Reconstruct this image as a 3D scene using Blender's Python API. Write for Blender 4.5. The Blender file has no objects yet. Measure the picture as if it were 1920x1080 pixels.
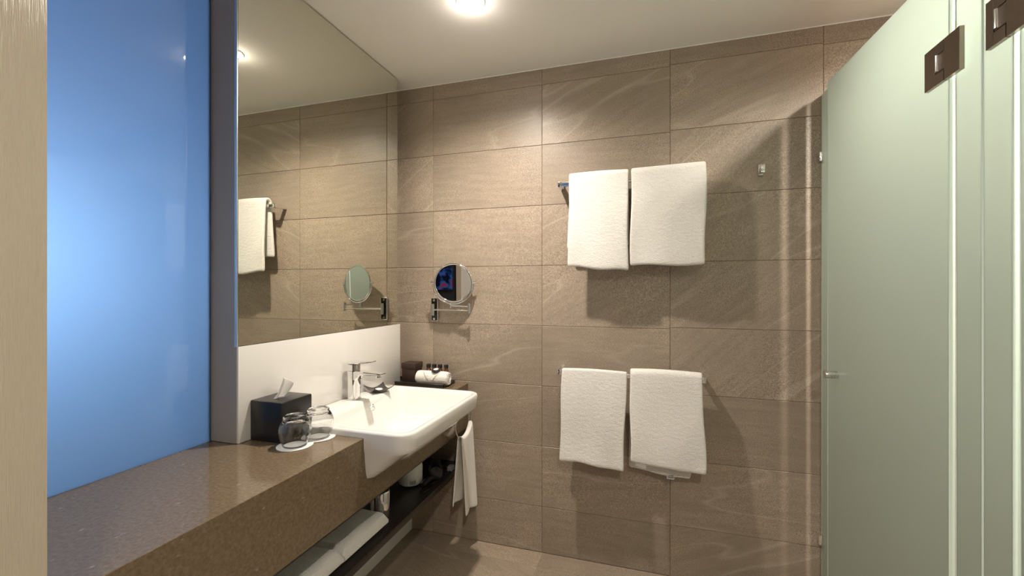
import bpy, bmesh, math, random
from mathutils import Vector, Matrix, noise
random.seed(7)
S = bpy.context.scene
COL = S.collection
R = math.radians

# ------------------------------------------------------------------ camera
cam_d = bpy.data.cameras.new('camera'); cam = bpy.data.objects.new('camera', cam_d)
COL.objects.link(cam); S.camera = cam
cam_d.sensor_width = 36.0; cam_d.lens = 36.0 * 815.27 / 1920.0
cam_d.shift_y = 0.9 / 1920.0; cam_d.clip_start = 0.01
cam.location = (1.1, -2.1108, 1.3136)
cam.rotation_euler = (R(90), 0, 0.3015)

# ------------------------------------------------------------------ world, lights, exposure
w = bpy.data.worlds.new('world'); S.world = w; w.use_nodes = True
w.node_tree.nodes['Background'].inputs[0].default_value = (1.0, 0.9, 0.78, 1)
w.node_tree.nodes['Background'].inputs[1].default_value = 0.0
S.view_settings.view_transform = 'Standard'
S.view_settings.look = 'None'
S.view_settings.exposure = 0.02
S.view_settings.gamma = 1.0
S.view_settings.use_curve_mapping = False
WARM = (1.0, 0.90, 0.79)

def spot(name, loc, power, size=150, blend=0.9, radius=0.03, color=WARM, rot=(0, 0, 0)):
    d = bpy.data.lights.new(name, 'SPOT'); d.energy = power; d.color = color
    d.spot_size = R(size); d.spot_blend = blend; d.shadow_soft_size = radius
    o = bpy.data.objects.new(name, d); COL.objects.link(o); o.location = loc; o.rotation_euler = rot
    return o
def area(name, loc, power, sx, sy, rot=(0, 0, 0), color=WARM):
    d = bpy.data.lights.new(name, 'AREA'); d.energy = power; d.color = color
    d.shape = 'RECTANGLE'; d.size = sx; d.size_y = sy
    o = bpy.data.objects.new(name, d); COL.objects.link(o); o.location = loc; o.rotation_euler = rot
    return o
def point(name, loc, power, color, radius):
    d = bpy.data.lights.new(name, 'POINT'); d.energy = power; d.color = color; d.shadow_soft_size = radius
    o = bpy.data.objects.new(name, d); COL.objects.link(o); o.location = loc
    return o
ZC = 2.408
LAMPS = [(0.457, -0.575), (2.24, -0.56), (2.14, -1.20), (1.5, -2.6), (0.7, -4.1)]
spot('light_vanity', (0.457, -0.575, ZC - 0.012), 118, 152, 1.0)
spot('light_shower', (2.24, -0.56, ZC - 0.012), 95, 160, 0.9)
spot('light_glass_fill', (2.14, -1.20, ZC - 0.012), 175, 168, 0.6, 0.05)  # unseen lamp added behind the frosted panes to brighten them
spot('light_fill_near', (1.5, -2.6, ZC - 0.012), 150, 160, 1.0, 0.06)  # added fill from behind the camera
spot('light_fill_rear', (0.7, -4.1, ZC - 0.012), 90, 160, 1.0, 0.06)  # added fill for the rear wall shown in the round mirror
# added point lights that brighten the ceiling around the downlights
for k, (lx, ly) in enumerate(LAMPS[:4]):
    point('light_ceiling_fill', (lx, ly, ZC - 0.045), (0.9, 1.2, 1.5, 6.0)[k], WARM, 0.025)
# unseen bedroom lamp behind the glass partition, and an added blue wash for its colour
point('light_bedside', (-0.62, -1.56, 1.38), 24, (1.0, 0.88, 0.85), 0.08)
area('light_blue_wash', (-1.15, -1.45, 1.65), 6, 1.0, 1.4, (0, R(-90), 0), (0.02, 0.28, 1.0))

# ------------------------------------------------------------------ materials
def new_mat(name):
    m = bpy.data.materials.new(name); m.use_nodes = True
    nt = m.node_tree; return m, nt, nt.nodes['Principled BSDF']
def N(nt, kind, **kw):
    n = nt.nodes.new(kind)
    for k, v in kw.items(): setattr(n, k, v)
    return n
def simple(name, col, rough=0.5, metal=0.0, coat=0.0, spec=0.5, noise_amt=0.0, noise_scale=20, bump=0.0, bump_scale=60, sheen=0.0):
    m, nt, b = new_mat(name)
    b.inputs['Base Color'].default_value = (*col, 1); b.inputs['Roughness'].default_value = rough
    b.inputs['Metallic'].default_value = metal; b.inputs['Coat Weight'].default_value = coat
    b.inputs['Coat Roughness'].default_value = 0.05
    b.inputs['Specular IOR Level'].default_value = spec; b.inputs['Sheen Weight'].default_value = sheen
    tc = N(nt, 'ShaderNodeTexCoord')
    if noise_amt:
        n = N(nt, 'ShaderNodeTexNoise'); n.inputs['Scale'].default_value = noise_scale; n.inputs['Detail'].default_value = 5
        nt.links.new(tc.outputs['Object'], n.inputs['Vector'])
        mx = N(nt, 'ShaderNodeMix', data_type='RGBA', blend_type='MIX')
        mx.inputs[6].default_value = (*[c * (1 - noise_amt) for c in col], 1)
        mx.inputs[7].default_value = (*[min(1, c * (1 + noise_amt)) for c in col], 1)
        nt.links.new(n.outputs['Fac'], mx.inputs[0]); nt.links.new(mx.outputs[2], b.inputs['Base Color'])
    if bump:
        n = N(nt, 'ShaderNodeTexNoise'); n.inputs['Scale'].default_value = bump_scale; n.inputs['Detail'].default_value = 4
        nt.links.new(tc.outputs['Object'], n.inputs['Vector'])
        bp = N(nt, 'ShaderNodeBump'); bp.inputs['Strength'].default_value = bump; bp.inputs['Distance'].default_value = 0.003
        nt.links.new(n.outputs['Fac'], bp.inputs['Height']); nt.links.new(bp.outputs['Normal'], b.inputs['Normal'])
    return m

def tile_material(name, base, rough):
    m, nt, b = new_mat(name)
    L = nt.links.new
    tc = N(nt, 'ShaderNodeTexCoord'); oi = N(nt, 'ShaderNodeObjectInfo')
    mul = N(nt, 'ShaderNodeVectorMath', operation='SCALE'); mul.inputs[0].default_value = (17.0, 9.0, 23.0)
    L(oi.outputs['Random'], mul.inputs['Scale'])
    add = N(nt, 'ShaderNodeVectorMath', operation='ADD'); L(tc.outputs['Object'], add.inputs[0]); L(mul.outputs[0], add.inputs[1])
    # each tile's bedding runs at its own slant
    rot = N(nt, 'ShaderNodeVectorRotate', rotation_type='Y_AXIS' if 'wall' in name else 'Z_AXIS')
    ang = N(nt, 'ShaderNodeMapRange'); ang.inputs['To Min'].default_value = -0.08; ang.inputs['To Max'].default_value = 0.75
    fr = N(nt, 'ShaderNodeMath', operation='FRACT'); m7 = N(nt, 'ShaderNodeMath', operation='MULTIPLY'); m7.inputs[1].default_value = 7.31
    L(oi.outputs['Random'], m7.inputs[0]); L(m7.outputs[0], fr.inputs[0])
    pw = N(nt, 'ShaderNodeMath', operation='POWER'); pw.inputs[1].default_value = 2.6; L(fr.outputs[0], pw.inputs[0])
    L(pw.outputs[0], ang.inputs['Value'])
    neg = N(nt, 'ShaderNodeMath', operation='MULTIPLY'); neg.inputs[1].default_value = 1.0; L(ang.outputs[0], neg.inputs[0])
    L(add.outputs[0], rot.inputs['Vector']); L(neg.outputs[0], rot.inputs['Angle'])
    def strn(sc, scale, detail, rough_=0.6):
        mp = N(nt, 'ShaderNodeMapping'); mp.inputs['Scale'].default_value = sc; L(rot.outputs[0], mp.inputs['Vector'])
        n = N(nt, 'ShaderNodeTexNoise'); n.inputs['Scale'].default_value = scale; n.inputs['Detail'].default_value = detail
        n.inputs['Roughness'].default_value = rough_
        L(mp.outputs[0], n.inputs['Vector']); return n
    sc_streak = (1.0, 1.0, 9.0) if 'wall' in name else (1.0, 9.0, 1.0)
    streak = strn(sc_streak, 5.0, 5)
    cloud = strn((1, 1, 1), 3.2, 3)
    def ramp(src, stops, interp='LINEAR'):
        r = N(nt, 'ShaderNodeValToRGB'); r.color_ramp.interpolation = interp
        e = r.color_ramp.elements
        while len(e) > len(stops): e.remove(e[-1])
        while len(e) < len(stops): e.new(0.5)
        for el, (p, c) in zip(e, stops): el.position = p; el.color = (c, c, c, 1) if not isinstance(c, tuple) else (*c, 1)
        L(src, r.inputs[0]); return r
    v1 = ramp(streak.outputs['Fac'], [(0.3, 0.90), (0.7, 1.10)])
    v2 = ramp(cloud.outputs['Fac'], [(0.3, 0.92), (0.7, 1.08)])
    # fine grain of the sandstone look
    gr = N(nt, 'ShaderNodeTexNoise'); gr.inputs['Scale'].default_value = 260; gr.inputs['Detail'].default_value = 2
    L(add.outputs[0], gr.inputs['Vector']); v3 = ramp(gr.outputs['Fac'], [(0.32, 0.66), (0.5, 1.0), (0.68, 1.36)])
    gm = ramp(cloud.outputs['Fac'], [(0.36, 0.35), (0.62, 1.0)])
    gx = N(nt, 'ShaderNodeMix', data_type='FLOAT'); gx.inputs[2].default_value = 1.0
    L(gm.outputs[0], gx.inputs[0]); L(v3.outputs[0], gx.inputs[3])
    # dark pits, clustered
    vo = N(nt, 'ShaderNodeTexVoronoi'); vo.inputs['Scale'].default_value = 150; L(add.outputs[0], vo.inputs['Vector'])
    pit = ramp(vo.outputs['Distance'], [(0.16, 0.0), (0.24, 1.0)])
    pm = ramp(cloud.outputs['Fac'], [(0.40, 0.0), (0.60, 1.0)])
    pf = N(nt, 'ShaderNodeMath', operation='MULTIPLY')
    inv = N(nt, 'ShaderNodeMath', operation='SUBTRACT'); inv.inputs[0].default_value = 1.0; L(pit.outputs[0], inv.inputs[1])
    L(inv.outputs[0], pf.inputs[0]); L(pm.outputs[0], pf.inputs[1])
    vo2 = N(nt, 'ShaderNodeTexVoronoi'); vo2.inputs['Scale'].default_value = 95; L(add.outputs[0], vo2.inputs['Vector'])
    fl = ramp(vo2.outputs['Distance'], [(0.10, 0.45), (0.15, 0.0)])
    # thin pale veins
    ve = strn((1.0, 1.0, 7.0) if 'wall' in name else (1, 7, 1), 0.75, 2, 0.35)
    sb = N(nt, 'ShaderNodeMath', operation='SUBTRACT'); sb.inputs[1].default_value = 0.5; L(ve.outputs['Fac'], sb.inputs[0])
    ab = N(nt, 'ShaderNodeMath', operation='ABSOLUTE'); L(sb.outputs[0], ab.inputs[0])
    vm = ramp(ab.outputs[0], [(0.0, 1.0), (0.010, 0.0)])
    vk = ramp(fr.outputs[0], [(0.35, 0.0), (0.45, 0.30)]); vf = N(nt, 'ShaderNodeMath', operation='MULTIPLY')
    L(vm.outputs[0], vf.inputs[0]); L(vk.outputs[0], vf.inputs[1])
    vmx = N(nt, 'ShaderNodeMath', operation='MAXIMUM'); L(vf.outputs[0], vmx.inputs[0]); L(fl.outputs[0], vmx.inputs[1]); vf = vmx
    # tone of each tile
    tone = N(nt, 'ShaderNodeMapRange'); tone.inputs['To Min'].default_value = 0.90; tone.inputs['To Max'].default_value = 1.10
    L(oi.outputs['Random'], tone.inputs['Value'])
    def mulv(a, c):
        x = N(nt, 'ShaderNodeMath', operation='MULTIPLY'); L(a, x.inputs[0]); L(c, x.inputs[1]); return x.outputs[0]
    val = mulv(mulv(mulv(v1.outputs[0], v2.outputs[0]), gx.outputs[0]), tone.outputs[0])
    bc = N(nt, 'ShaderNodeVectorMath', operation='SCALE'); bc.inputs[0].default_value = base; L(val, bc.inputs['Scale'])
    mv = N(nt, 'ShaderNodeMix', data_type='RGBA'); L(vf.outputs[0], mv.inputs[0]); L(bc.outputs[0], mv.inputs[6]); mv.inputs[7].default_value = (0.62, 0.54, 0.45, 1)
    mp_ = N(nt, 'ShaderNodeMix', data_type='RGBA'); L(pf.outputs[0], mp_.inputs[0]); L(mv.outputs[2], mp_.inputs[6])
    mp_.inputs[7].default_value = (*[c * 0.35 for c in base], 1)
    L(mp_.outputs[2], b.inputs['Base Color'])
    b.inputs['Roughness'].default_value = rough
    b.inputs['Specular IOR Level'].default_value = 0.45
    bp = N(nt, 'ShaderNodeBump'); bp.inputs['Strength'].default_value = 0.35; bp.inputs['Distance'].default_value = 0.0012
    L(gr.outputs['Fac'], bp.inputs['Height']); L(bp.outputs['Normal'], b.inputs['Normal'])
    return m

def stone_material():
    m, nt, b = new_mat('polished_quartz'); L = nt.links.new
    tc = N(nt, 'ShaderNodeTexCoord')
    n = N(nt, 'ShaderNodeTexNoise'); n.inputs['Scale'].default_value = 110; n.inputs['Detail'].default_value = 8; n.inputs['Roughness'].default_value = 0.7
    L(tc.outputs['Object'], n.inputs['Vector'])
    r = N(nt, 'ShaderNodeValToRGB'); r.color_ramp.elements[0].position = 0.35; r.color_ramp.elements[0].color = (0.125, 0.090, 0.052, 1)
    r.color_ramp.elements[1].position = 0.72; r.color_ramp.elements[1].color = (0.215, 0.158, 0.098, 1)
    L(n.outputs['Fac'], r.inputs[0])
    # pale flecks
    mp = N(nt, 'ShaderNodeMapping'); mp.inputs['Scale'].default_value = (40, 18, 40); mp.inputs['Rotation'].default_value = (0, 0, 0.5); L(tc.outputs['Object'], mp.inputs[0])
    v = N(nt, 'ShaderNodeTexVoronoi'); v.inputs['Scale'].default_value = 1.0; L(mp.outputs[0], v.inputs['Vector'])
    n2 = N(nt, 'ShaderNodeTexNoise'); n2.inputs['Scale'].default_value = 90; L(tc.outputs['Object'], n2.inputs['Vector'])
    ad = N(nt, 'ShaderNodeMath', operation='MULTIPLY_ADD'); L(n2.outputs['Fac'], ad.inputs[0]); ad.inputs[1].default_value = 0.45; L(v.outputs['Distance'], ad.inputs[2])
    fr = N(nt, 'ShaderNodeValToRGB'); fr.color_ramp.elements[0].position = 0.24; fr.color_ramp.elements[0].color = (1, 1, 1, 1)
    fr.color_ramp.elements[1].position = 0.31; fr.color_ramp.elements[1].color = (0, 0, 0, 1); L(ad.outputs[0], fr.inputs[0])
    sc = N(nt, 'ShaderNodeMath', operation='MULTIPLY'); sc.inputs[1].default_value = 0.5; L(fr.outputs[0], sc.inputs[0])
    mx = N(nt, 'ShaderNodeMix', data_type='RGBA'); L(sc.outputs[0], mx.inputs[0]); L(r.outputs[0], mx.inputs[6]); mx.inputs[7].default_value = (0.36, 0.30, 0.23, 1)
    L(mx.outputs[2], b.inputs['Base Color']); b.inputs['Roughness'].default_value = 0.12
    b.inputs['Specular IOR Level'].default_value = 0.6
    return m

def terry_material(name, col):
    m, nt, b = new_mat(name); L = nt.links.new
    tc = N(nt, 'ShaderNodeTexCoord')
    n = N(nt, 'ShaderNodeTexNoise'); n.inputs['Scale'].default_value = 330; n.inputs['Detail'].default_value = 3
    mp = N(nt, 'ShaderNodeMapping'); mp.inputs['Scale'].default_value = (0.8, 0.8, 1.35); L(tc.outputs['Object'], mp.inputs[0]); L(mp.outputs[0], n.inputs['Vector'])
    n2 = N(nt, 'ShaderNodeTexNoise'); n2.inputs['Scale'].default_value = 60; n2.inputs['Detail'].default_value = 2
    L(mp.outputs[0], n2.inputs['Vector'])
    ad = N(nt, 'ShaderNodeMath', operation='MULTIPLY_ADD'); L(n2.outputs['Fac'], ad.inputs[0]); ad.inputs[1].default_value = 1.0; L(n.outputs['Fac'], ad.inputs[2])
    bp = N(nt, 'ShaderNodeBump'); bp.inputs['Strength'].default_value = 0.75; bp.inputs['Distance'].default_value = 0.0035
    L(ad.outputs[0], bp.inputs['Height']); L(bp.outputs['Normal'], b.inputs['Normal'])
    r = N(nt, 'ShaderNodeValToRGB'); r.color_ramp.elements[0].position = 0.3; r.color_ramp.elements[0].color = (*[c * 0.86 for c in col], 1)
    r.color_ramp.elements[1].position = 0.6; r.color_ramp.elements[1].color = (*col, 1); L(n.outputs['Fac'], r.inputs[0])
    L(r.outputs[0], b.inputs['Base Color']); b.inputs['Roughness'].default_value = 0.95; b.inputs['Sheen Weight'].default_value = 0.3
    b.inputs['Specular IOR Level'].default_value = 0.1
    return m

def sheet_material(name, trans, diff, gloss_rough, f_trans, ior=1.5):
    """thin pane: light passes diffusely, face keeps a Fresnel sheen"""
    m = bpy.data.materials.new(name); m.use_nodes = True; nt = m.node_tree; L = nt.links.new
    nt.nodes.remove(nt.nodes['Principled BSDF']); out = nt.nodes['Material Output']
    t = N(nt, 'ShaderNodeBsdfTranslucent'); t.inputs[0].default_value = (*trans, 1)
    d = N(nt, 'ShaderNodeBsdfDiffuse'); d.inputs[0].default_value = (*diff, 1)
    g = N(nt, 'ShaderNodeBsdfGlossy'); g.inputs['Roughness'].default_value = gloss_rough
    a = N(nt, 'ShaderNodeMixShader'); a.inputs[0].default_value = f_trans; L(d.outputs[0], a.inputs[1]); L(t.outputs[0], a.inputs[2])
    fz = N(nt, 'ShaderNodeFresnel'); fz.inputs['IOR'].default_value = ior
    c = N(nt, 'ShaderNodeMixShader'); L(fz.outputs[0], c.inputs[0]); L(a.outputs[0], c.inputs[1]); L(g.outputs[0], c.inputs[2])
    L(c.outputs[0], out.inputs['Surface'])
    return m

def emission(name, col, s):
    m = bpy.data.materials.new(name); m.use_nodes = True; nt = m.node_tree
    nt.nodes.remove(nt.nodes['Principled BSDF']); e = N(nt, 'ShaderNodeEmission')
    e.inputs[0].default_value = (*col, 1); e.inputs[1].default_value = s
    nt.links.new(e.outputs[0], nt.nodes['Material Output'].inputs['Surface']); return m

M = {}
M['wall_tile'] = tile_material('wall_tile_stone', (0.350, 0.283, 0.218), 0.38)
M['floor_tile'] = tile_material('floor_tile_stone', (0.325, 0.260, 0.196), 0.36)
M['plain_tile'] = simple('plain_tile', (0.27, 0.215, 0.16), 0.4, noise_amt=0.2, noise_scale=6)
M['grout'] = simple('grout', (0.26, 0.175, 0.105), 0.9, noise_amt=0.15, noise_scale=40)
M['floor_grout'] = simple('floor_grout', (0.36, 0.29, 0.21), 0.9, noise_amt=0.15, noise_scale=40)
M['ceiling'] = simple('ceiling_paint', (0.90, 0.875, 0.835), 0.9, noise_amt=0.015, noise_scale=8)
M['white_wall'] = simple('white_paint', (0.78, 0.75, 0.70), 0.6)
M['mirror'] = simple('mirror_silver', (0.74, 0.745, 0.665), 0.0, 1.0)
M['mirror_round'] = simple('mirror_silver_clear', (0.9, 0.9, 0.9), 0.0, 1.0)
M['chrome'] = simple('chrome', (0.86, 0.86, 0.86), 0.06, 1.0)
M['satin_steel'] = simple('satin_steel', (0.70, 0.70, 0.68), 0.3, 1.0)
M['splash'] = simple('white_back_painted_glass', (0.73, 0.71, 0.675), 0.10, coat=1.0)
M['stone'] = stone_material()
M['ceramic'] = simple('white_ceramic', (0.79, 0.775, 0.745), 0.08, coat=0.6)
M['reveal'] = simple('grey_reveal_paint', (0.32, 0.28, 0.235), 0.5)
M['shelf'] = simple('dark_wood_laminate', (0.022, 0.017, 0.015), 0.35, noise_amt=0.3, noise_scale=12)
M['black'] = simple('black_satin', (0.010, 0.009, 0.009), 0.28)
M['black_plastic'] = simple('black_plastic', (0.012, 0.012, 0.013), 0.2)
M['tray'] = simple('black_tray_lacquer', (0.022, 0.018, 0.017), 0.35)
M['brown_box'] = simple('brown_leatherette', (0.045, 0.023, 0.018), 0.45, bump=0.2, bump_scale=300)
M['terry'] = terry_material('white_terry', (0.86, 0.83, 0.78))
M['cotton'] = simple('white_cotton', (0.84, 0.81, 0.76), 0.9, bump=0.4, bump_scale=350, sheen=0.2)
M['paper'] = simple('white_paper', (0.86, 0.84, 0.81), 0.8, bump=0.4, bump_scale=90)
M['tissue'] = sheet_material('tissue_paper', (0.85, 0.83, 0.80), (0.85, 0.83, 0.80), 0.8, 0.3, 1.05)
M['amber'] = simple('amber_glass', (0.10, 0.022, 0.006), 0.08, coat=1.0)
M['soap'] = simple('white_soap', (0.85, 0.82, 0.78), 0.5)
M['dish'] = simple('dark_ceramic', (0.030, 0.024, 0.022), 0.25, coat=0.4)
M['bronze'] = simple('dark_brushed_metal', (0.29, 0.235, 0.195), 0.32, 0.85, noise_amt=0.12, noise_scale=150)
M['glass_edge'] = simple('green_glass_edge', (0.80, 0.92, 0.85), 0.12)
M['frost'] = sheet_material('frosted_green_glass', (0.77, 0.85, 0.79), (0.33, 0.375, 0.33), 0.28, 0.76)
M['blue_glass'] = sheet_material('blue_film_glass', (0.50, 0.72, 0.95), (0.03, 0.07, 0.14), 0.015, 0.92, 1.75)
M['tag'] = simple('care_label', (0.62, 0.60, 0.60), 0.7)
M['ink'] = simple('label_ink', (0.03, 0.03, 0.04), 0.7)
M['grey_label'] = simple('grey_print', (0.35, 0.35, 0.38), 0.6)
M['bed_dark'] = simple('dark_wall_paint', (0.015, 0.015, 0.018), 0.7)
M['well_grey'] = simple('light_well_grey', (0.5, 0.5, 0.5), 0.8)
M['lamp_on'] = emission('lamp_disc', (1.0, 0.93, 0.82), 60)
def brushed_paint():
    m, nt, b = new_mat('brushed_nib_paint'); L = nt.links.new
    b.inputs['Base Color'].default_value = (0.58, 0.51, 0.40, 1); b.inputs['Roughness'].default_value = 0.22
    b.inputs['Specular IOR Level'].default_value = 0.6
    tc = N(nt, 'ShaderNodeTexCoord'); mp = N(nt, 'ShaderNodeMapping'); mp.inputs['Scale'].default_value = (700, 700, 26)
    L(tc.outputs['Object'], mp.inputs[0]); n = N(nt, 'ShaderNodeTexNoise'); n.inputs['Scale'].default_value = 1.0; n.inputs['Detail'].default_value = 3
    L(mp.outputs[0], n.inputs['Vector']); bp = N(nt, 'ShaderNodeBump'); bp.inputs['Strength'].default_value = 0.9; bp.inputs['Distance'].default_value = 0.0012
    L(n.outputs['Fac'], bp.inputs['Height']); L(bp.outputs['Normal'], b.inputs['Normal'])
    return m
M['nib'] = brushed_paint()
def screen_material():
    m = bpy.data.materials.new('screen_picture'); m.use_nodes = True; nt = m.node_tree; L = nt.links.new
    nt.nodes.remove(nt.nodes['Principled BSDF']); e = N(nt, 'ShaderNodeEmission')
    tc = N(nt, 'ShaderNodeTexCoord'); n = N(nt, 'ShaderNodeTexNoise'); n.inputs['Scale'].default_value = 9; L(tc.outputs['Object'], n.inputs['Vector'])
    r = N(nt, 'ShaderNodeValToRGB'); e2 = r.color_ramp.elements; e2[0].position = 0.42; e2[0].color = (0.01, 0.01, 0.03, 1); e2[1].position = 0.6; e2[1].color = (0.04, 0.15, 0.5, 1)
    x = e2.new(0.66); x.color = (0.4, 0.05, 0.1, 1); L(n.outputs['Fac'], r.inputs[0]); L(r.outputs[0], e.inputs[0]); e.inputs[1].default_value = 0.35
    L(e.outputs[0], nt.nodes['Material Output'].inputs['Surface']); return m
M['screen'] = screen_material()
def clear_glass():
    m, nt, b = new_mat('clear_glass'); b.inputs['Transmission Weight'].default_value = 1; b.inputs['Roughness'].default_value = 0.0
    b.inputs['IOR'].default_value = 1.45; b.inputs['Base Color'].default_value = (0.97, 0.98, 0.98, 1); return m
M['glass'] = clear_glass()

# ------------------------------------------------------------------ mesh helpers
def box(bm, lo, hi, bev=0.0, seg=2):
    r = bmesh.ops.create_cube(bm, size=1.0); vs = r['verts']
    for v in vs:
        v.co = Vector([lo[i] if v.co[i] < 0 else hi[i] for i in range(3)])
    if bev:
        es = list({e for v in vs for e in v.link_edges})
        bmesh.ops.bevel(bm, geom=es, offset=bev, segments=seg, affect='EDGES', profile=0.5)
def rings(bm, loops, cap0=True, cap1=True):
    vl = [[bm.verts.new(p) for p in lp] for lp in loops]
    n = len(vl[0])
    for a, b in zip(vl, vl[1:]):
        for i in range(n):
            bm.faces.new((a[i], a[(i + 1) % n], b[(i + 1) % n], b[i]))
    if cap0: bm.faces.new(list(reversed(vl[0])))
    if cap1: bm.faces.new(vl[-1])
    return vl
def lathe(bm, prof, c, axis='Z', seg=32, cap0=True, cap1=True):
    lps = []
    for r, h in prof:
        lp = []
        for i in range(seg):
            a = 2 * math.pi * i / seg; u, v = r * math.cos(a), r * math.sin(a)
            p = {'Z': (u, v, h), 'X': (h, u, v), 'Y': (v, h, u)}[axis]
            lp.append(Vector(c) + Vector(p))
        lps.append(lp)
    rings(bm, lps, cap0, cap1)
def tube(bm, pts, r, seg=12, closed=False):
    pts = [Vector(p) for p in pts]; n = len(pts); lps = []
    up = None
    for i, p in enumerate(pts):
        if closed: t = pts[(i + 1) % n] - pts[i - 1]
        else: t = pts[min(i + 1, n - 1)] - pts[max(i - 1, 0)]
        t.normalize()
        if up is None: up = t.orthogonal().normalized()
        up = (up - t * up.dot(t)).normalized(); s = t.cross(up)
        rr = r[i] if isinstance(r, (list, tuple)) else r
        lps.append([p + (up * math.cos(2 * math.pi * k / seg) + s * math.sin(2 * math.pi * k / seg)) * rr for k in range(seg)])
    if closed: lps.append(lps[0])
    if closed:
        vl = [[bm.verts.new(q) for q in lp] for lp in lps[:-1]]
        for i in range(n):
            a, b = vl[i], vl[(i + 1) % n]
            for k in range(seg): bm.faces.new((a[k], a[(k + 1) % seg], b[(k + 1) % seg], b[k]))
    else: rings(bm, lps)
def finish(o, bm, mat, smooth, ang=40):
    bmesh.ops.recalc_face_normals(bm, faces=bm.faces)
    bm.to_mesh(o.data); bm.free()
    if mat is not None: o.data.materials.append(mat)
    if smooth:
        for p in o.data.polygons: p.use_smooth = True
        try: o.data.set_sharp_from_angle(angle=R(ang))
        except Exception: pass
def root_of(o):
    while o.parent: o = o.parent
    return o
def obj(name, bm, mat, parent=None, smooth=True, origin=None, ang=40):
    me = bpy.data.meshes.new(name); o = bpy.data.objects.new(name, me); COL.objects.link(o)
    if parent is not None:
        off = Vector(root_of(parent).location)
        rr = root_of(parent).matrix_basis.inverted()
        bm.transform(rr); o.parent = parent
    elif origin is not None:
        bm.transform(Matrix.Translation(-Vector(origin))); o.location = origin
    finish(o, bm, mat, smooth, ang); return o
def thing(name, label, cat, loc=(0, 0, 0), group=None):
    o = bpy.data.objects.new(name, None); COL.objects.link(o); o.location = loc
    o.empty_display_size = 0.05
    o['label'] = label; o['category'] = cat
    if group: o['group'] = group
    return o
def tag(o, label, cat, group=None):
    o['label'] = label; o['category'] = cat
    if group: o['group'] = group
    return o
def struct(name, bm, mat, parent=None, smooth=False):
    o = obj(name, bm, mat, parent, smooth)
    if parent is None: o['kind'] = 'structure'
    return o
def bx(lo, hi, bev=0.0, seg=2):
    bm = bmesh.new(); box(bm, lo, hi, bev, seg); return bm

# ------------------------------------------------------------------ room shell
XL, XM, XR = -0.262, -0.144, 3.2          # left wall, mirror plane, far shower wall
YR = -5.0
back = struct('wall_back', bx((-2.6, 0.0022, -0.05), (XR, 0.12, ZC + 0.05)), M['grout'])
floor = struct('floor', bx((-2.6, YR, -0.08), (XR, 0.02, -0.0022)), M['floor_grout'])
struct('ceiling', bx((-2.6, YR, ZC), (XR, 0.02, ZC + 0.1)), M['ceiling'])
struct('wall_left', bx((XL - 0.08, -1.06, 0), (XL, 0.010, ZC)), M['white_wall'])
struct('wall_right', bx((XR, YR, 0), (XR + 0.1, 0.12, ZC)), M['plain_tile'])
struct('wall_rear', bx((-2.6, YR - 0.1, 0), (-0.03, YR, ZC)), M['bed_dark'])
struct('wall_rear_pale', bx((-0.03, YR - 0.1, 0), (XR, YR, ZC)), M['white_wall'])
struct('trim_3', bx((-0.06, YR, 0), (0.02, YR + .03, ZC)), M['nib'])
struct('wall_bedroom', bx((-2.7, YR, 0), (-2.6, 0.1, ZC)), M['bed_dark'])
# brushed nib at the doorway, and the wall line of the bedroom side
struct('wall_nib', bx((0.30, -1.90, 0), (0.42, -1.781, ZC), 0.002), M['nib'], smooth=True)
# unseen box added behind the glass so its light doesn't leak
struct('wall_light_well', bx((-1.4, -1.06, 0), (XL - 0.08, -1.0, ZC)), M['well_grey'])
struct('wall_light_well_near', bx((-1.4, -2.06, 0), (-0.262, -2.0, ZC)), M['well_grey'])
struct('wall_light_well_far', bx((-1.45, -2.06, 0), (-1.4, -1.0, ZC)), M['well_grey'])

def tile_mesh(wx, wz, wall=True):
    bm = bmesh.new(); t = 0.010
    if wall: box(bm, (-wx / 2, -t / 2, -wz / 2), (wx / 2, t / 2, wz / 2), 0.0012, 1)
    else: box(bm, (-wx / 2, -wz / 2, -t / 2), (wx / 2, wz / 2, t / 2), 0.0012, 1)
    me = bpy.data.meshes.new('tile'); bm.to_mesh(me); bm.free()
    me.materials.append(M['wall_tile'] if wall else M['floor_tile']); return me
cache = {}
def put_tile(wx, wz, c, parent, wall=True):
    k = (round(wx, 3), round(wz, 3), wall)
    if k not in cache: cache[k] = tile_mesh(wx, wz, wall)
    o = bpy.data.objects.new('tile', cache[k]); COL.objects.link(o); o.parent = parent; o.location = c
G = 0.0019
zj = [0.0, 0.2279] + [0.2279 + 0.3 * k for k in range(1, 8)] + [ZC - 0.001]
xj = [-0.262, 0.0, 0.6, 1.2, 1.8, 2.4, 3.0, 3.2]
for i in range(len(xj) - 1):
    dz = 0.0 if xj[i] < 1.15 or xj[i] > 1.75 else 0.007
    for k in range(len(zj) - 1):
        x0, x1 = xj[i], xj[i + 1]; z0, z1 = zj[k], zj[k + 1]
        if k > 0: z0 += dz
        if k < len(zj) - 2: z1 += dz
        put_tile(x1 - x0 - G, z1 - z0 - G, ((x0 + x1) / 2, 0.005 + random.uniform(-0.0004, 0.0004), (z0 + z1) / 2), back)
yj = [0.0, -0.115, -0.715, -1.315, -1.915, -2.515, -3.115]
fx = [-0.262, 0.005, 0.605, 1.205, 1.805, 2.405, 3.005, 3.2]
for i in range(len(fx) - 1):
    for k in range(len(yj) - 1):
        x0, x1 = fx[i], fx[i + 1]; y1, y0 = yj[k], yj[k + 1]
        put_tile(x1 - x0 - G, y1 - y0 - G, ((x0 + x1) / 2, (y0 + y1) / 2, -0.005), floor, False)
struct('trim_1', bx((-0.26, -0.004, ZC - 0.004), (XR, 0.0, ZC), 0.001), M['ceiling'])

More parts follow.
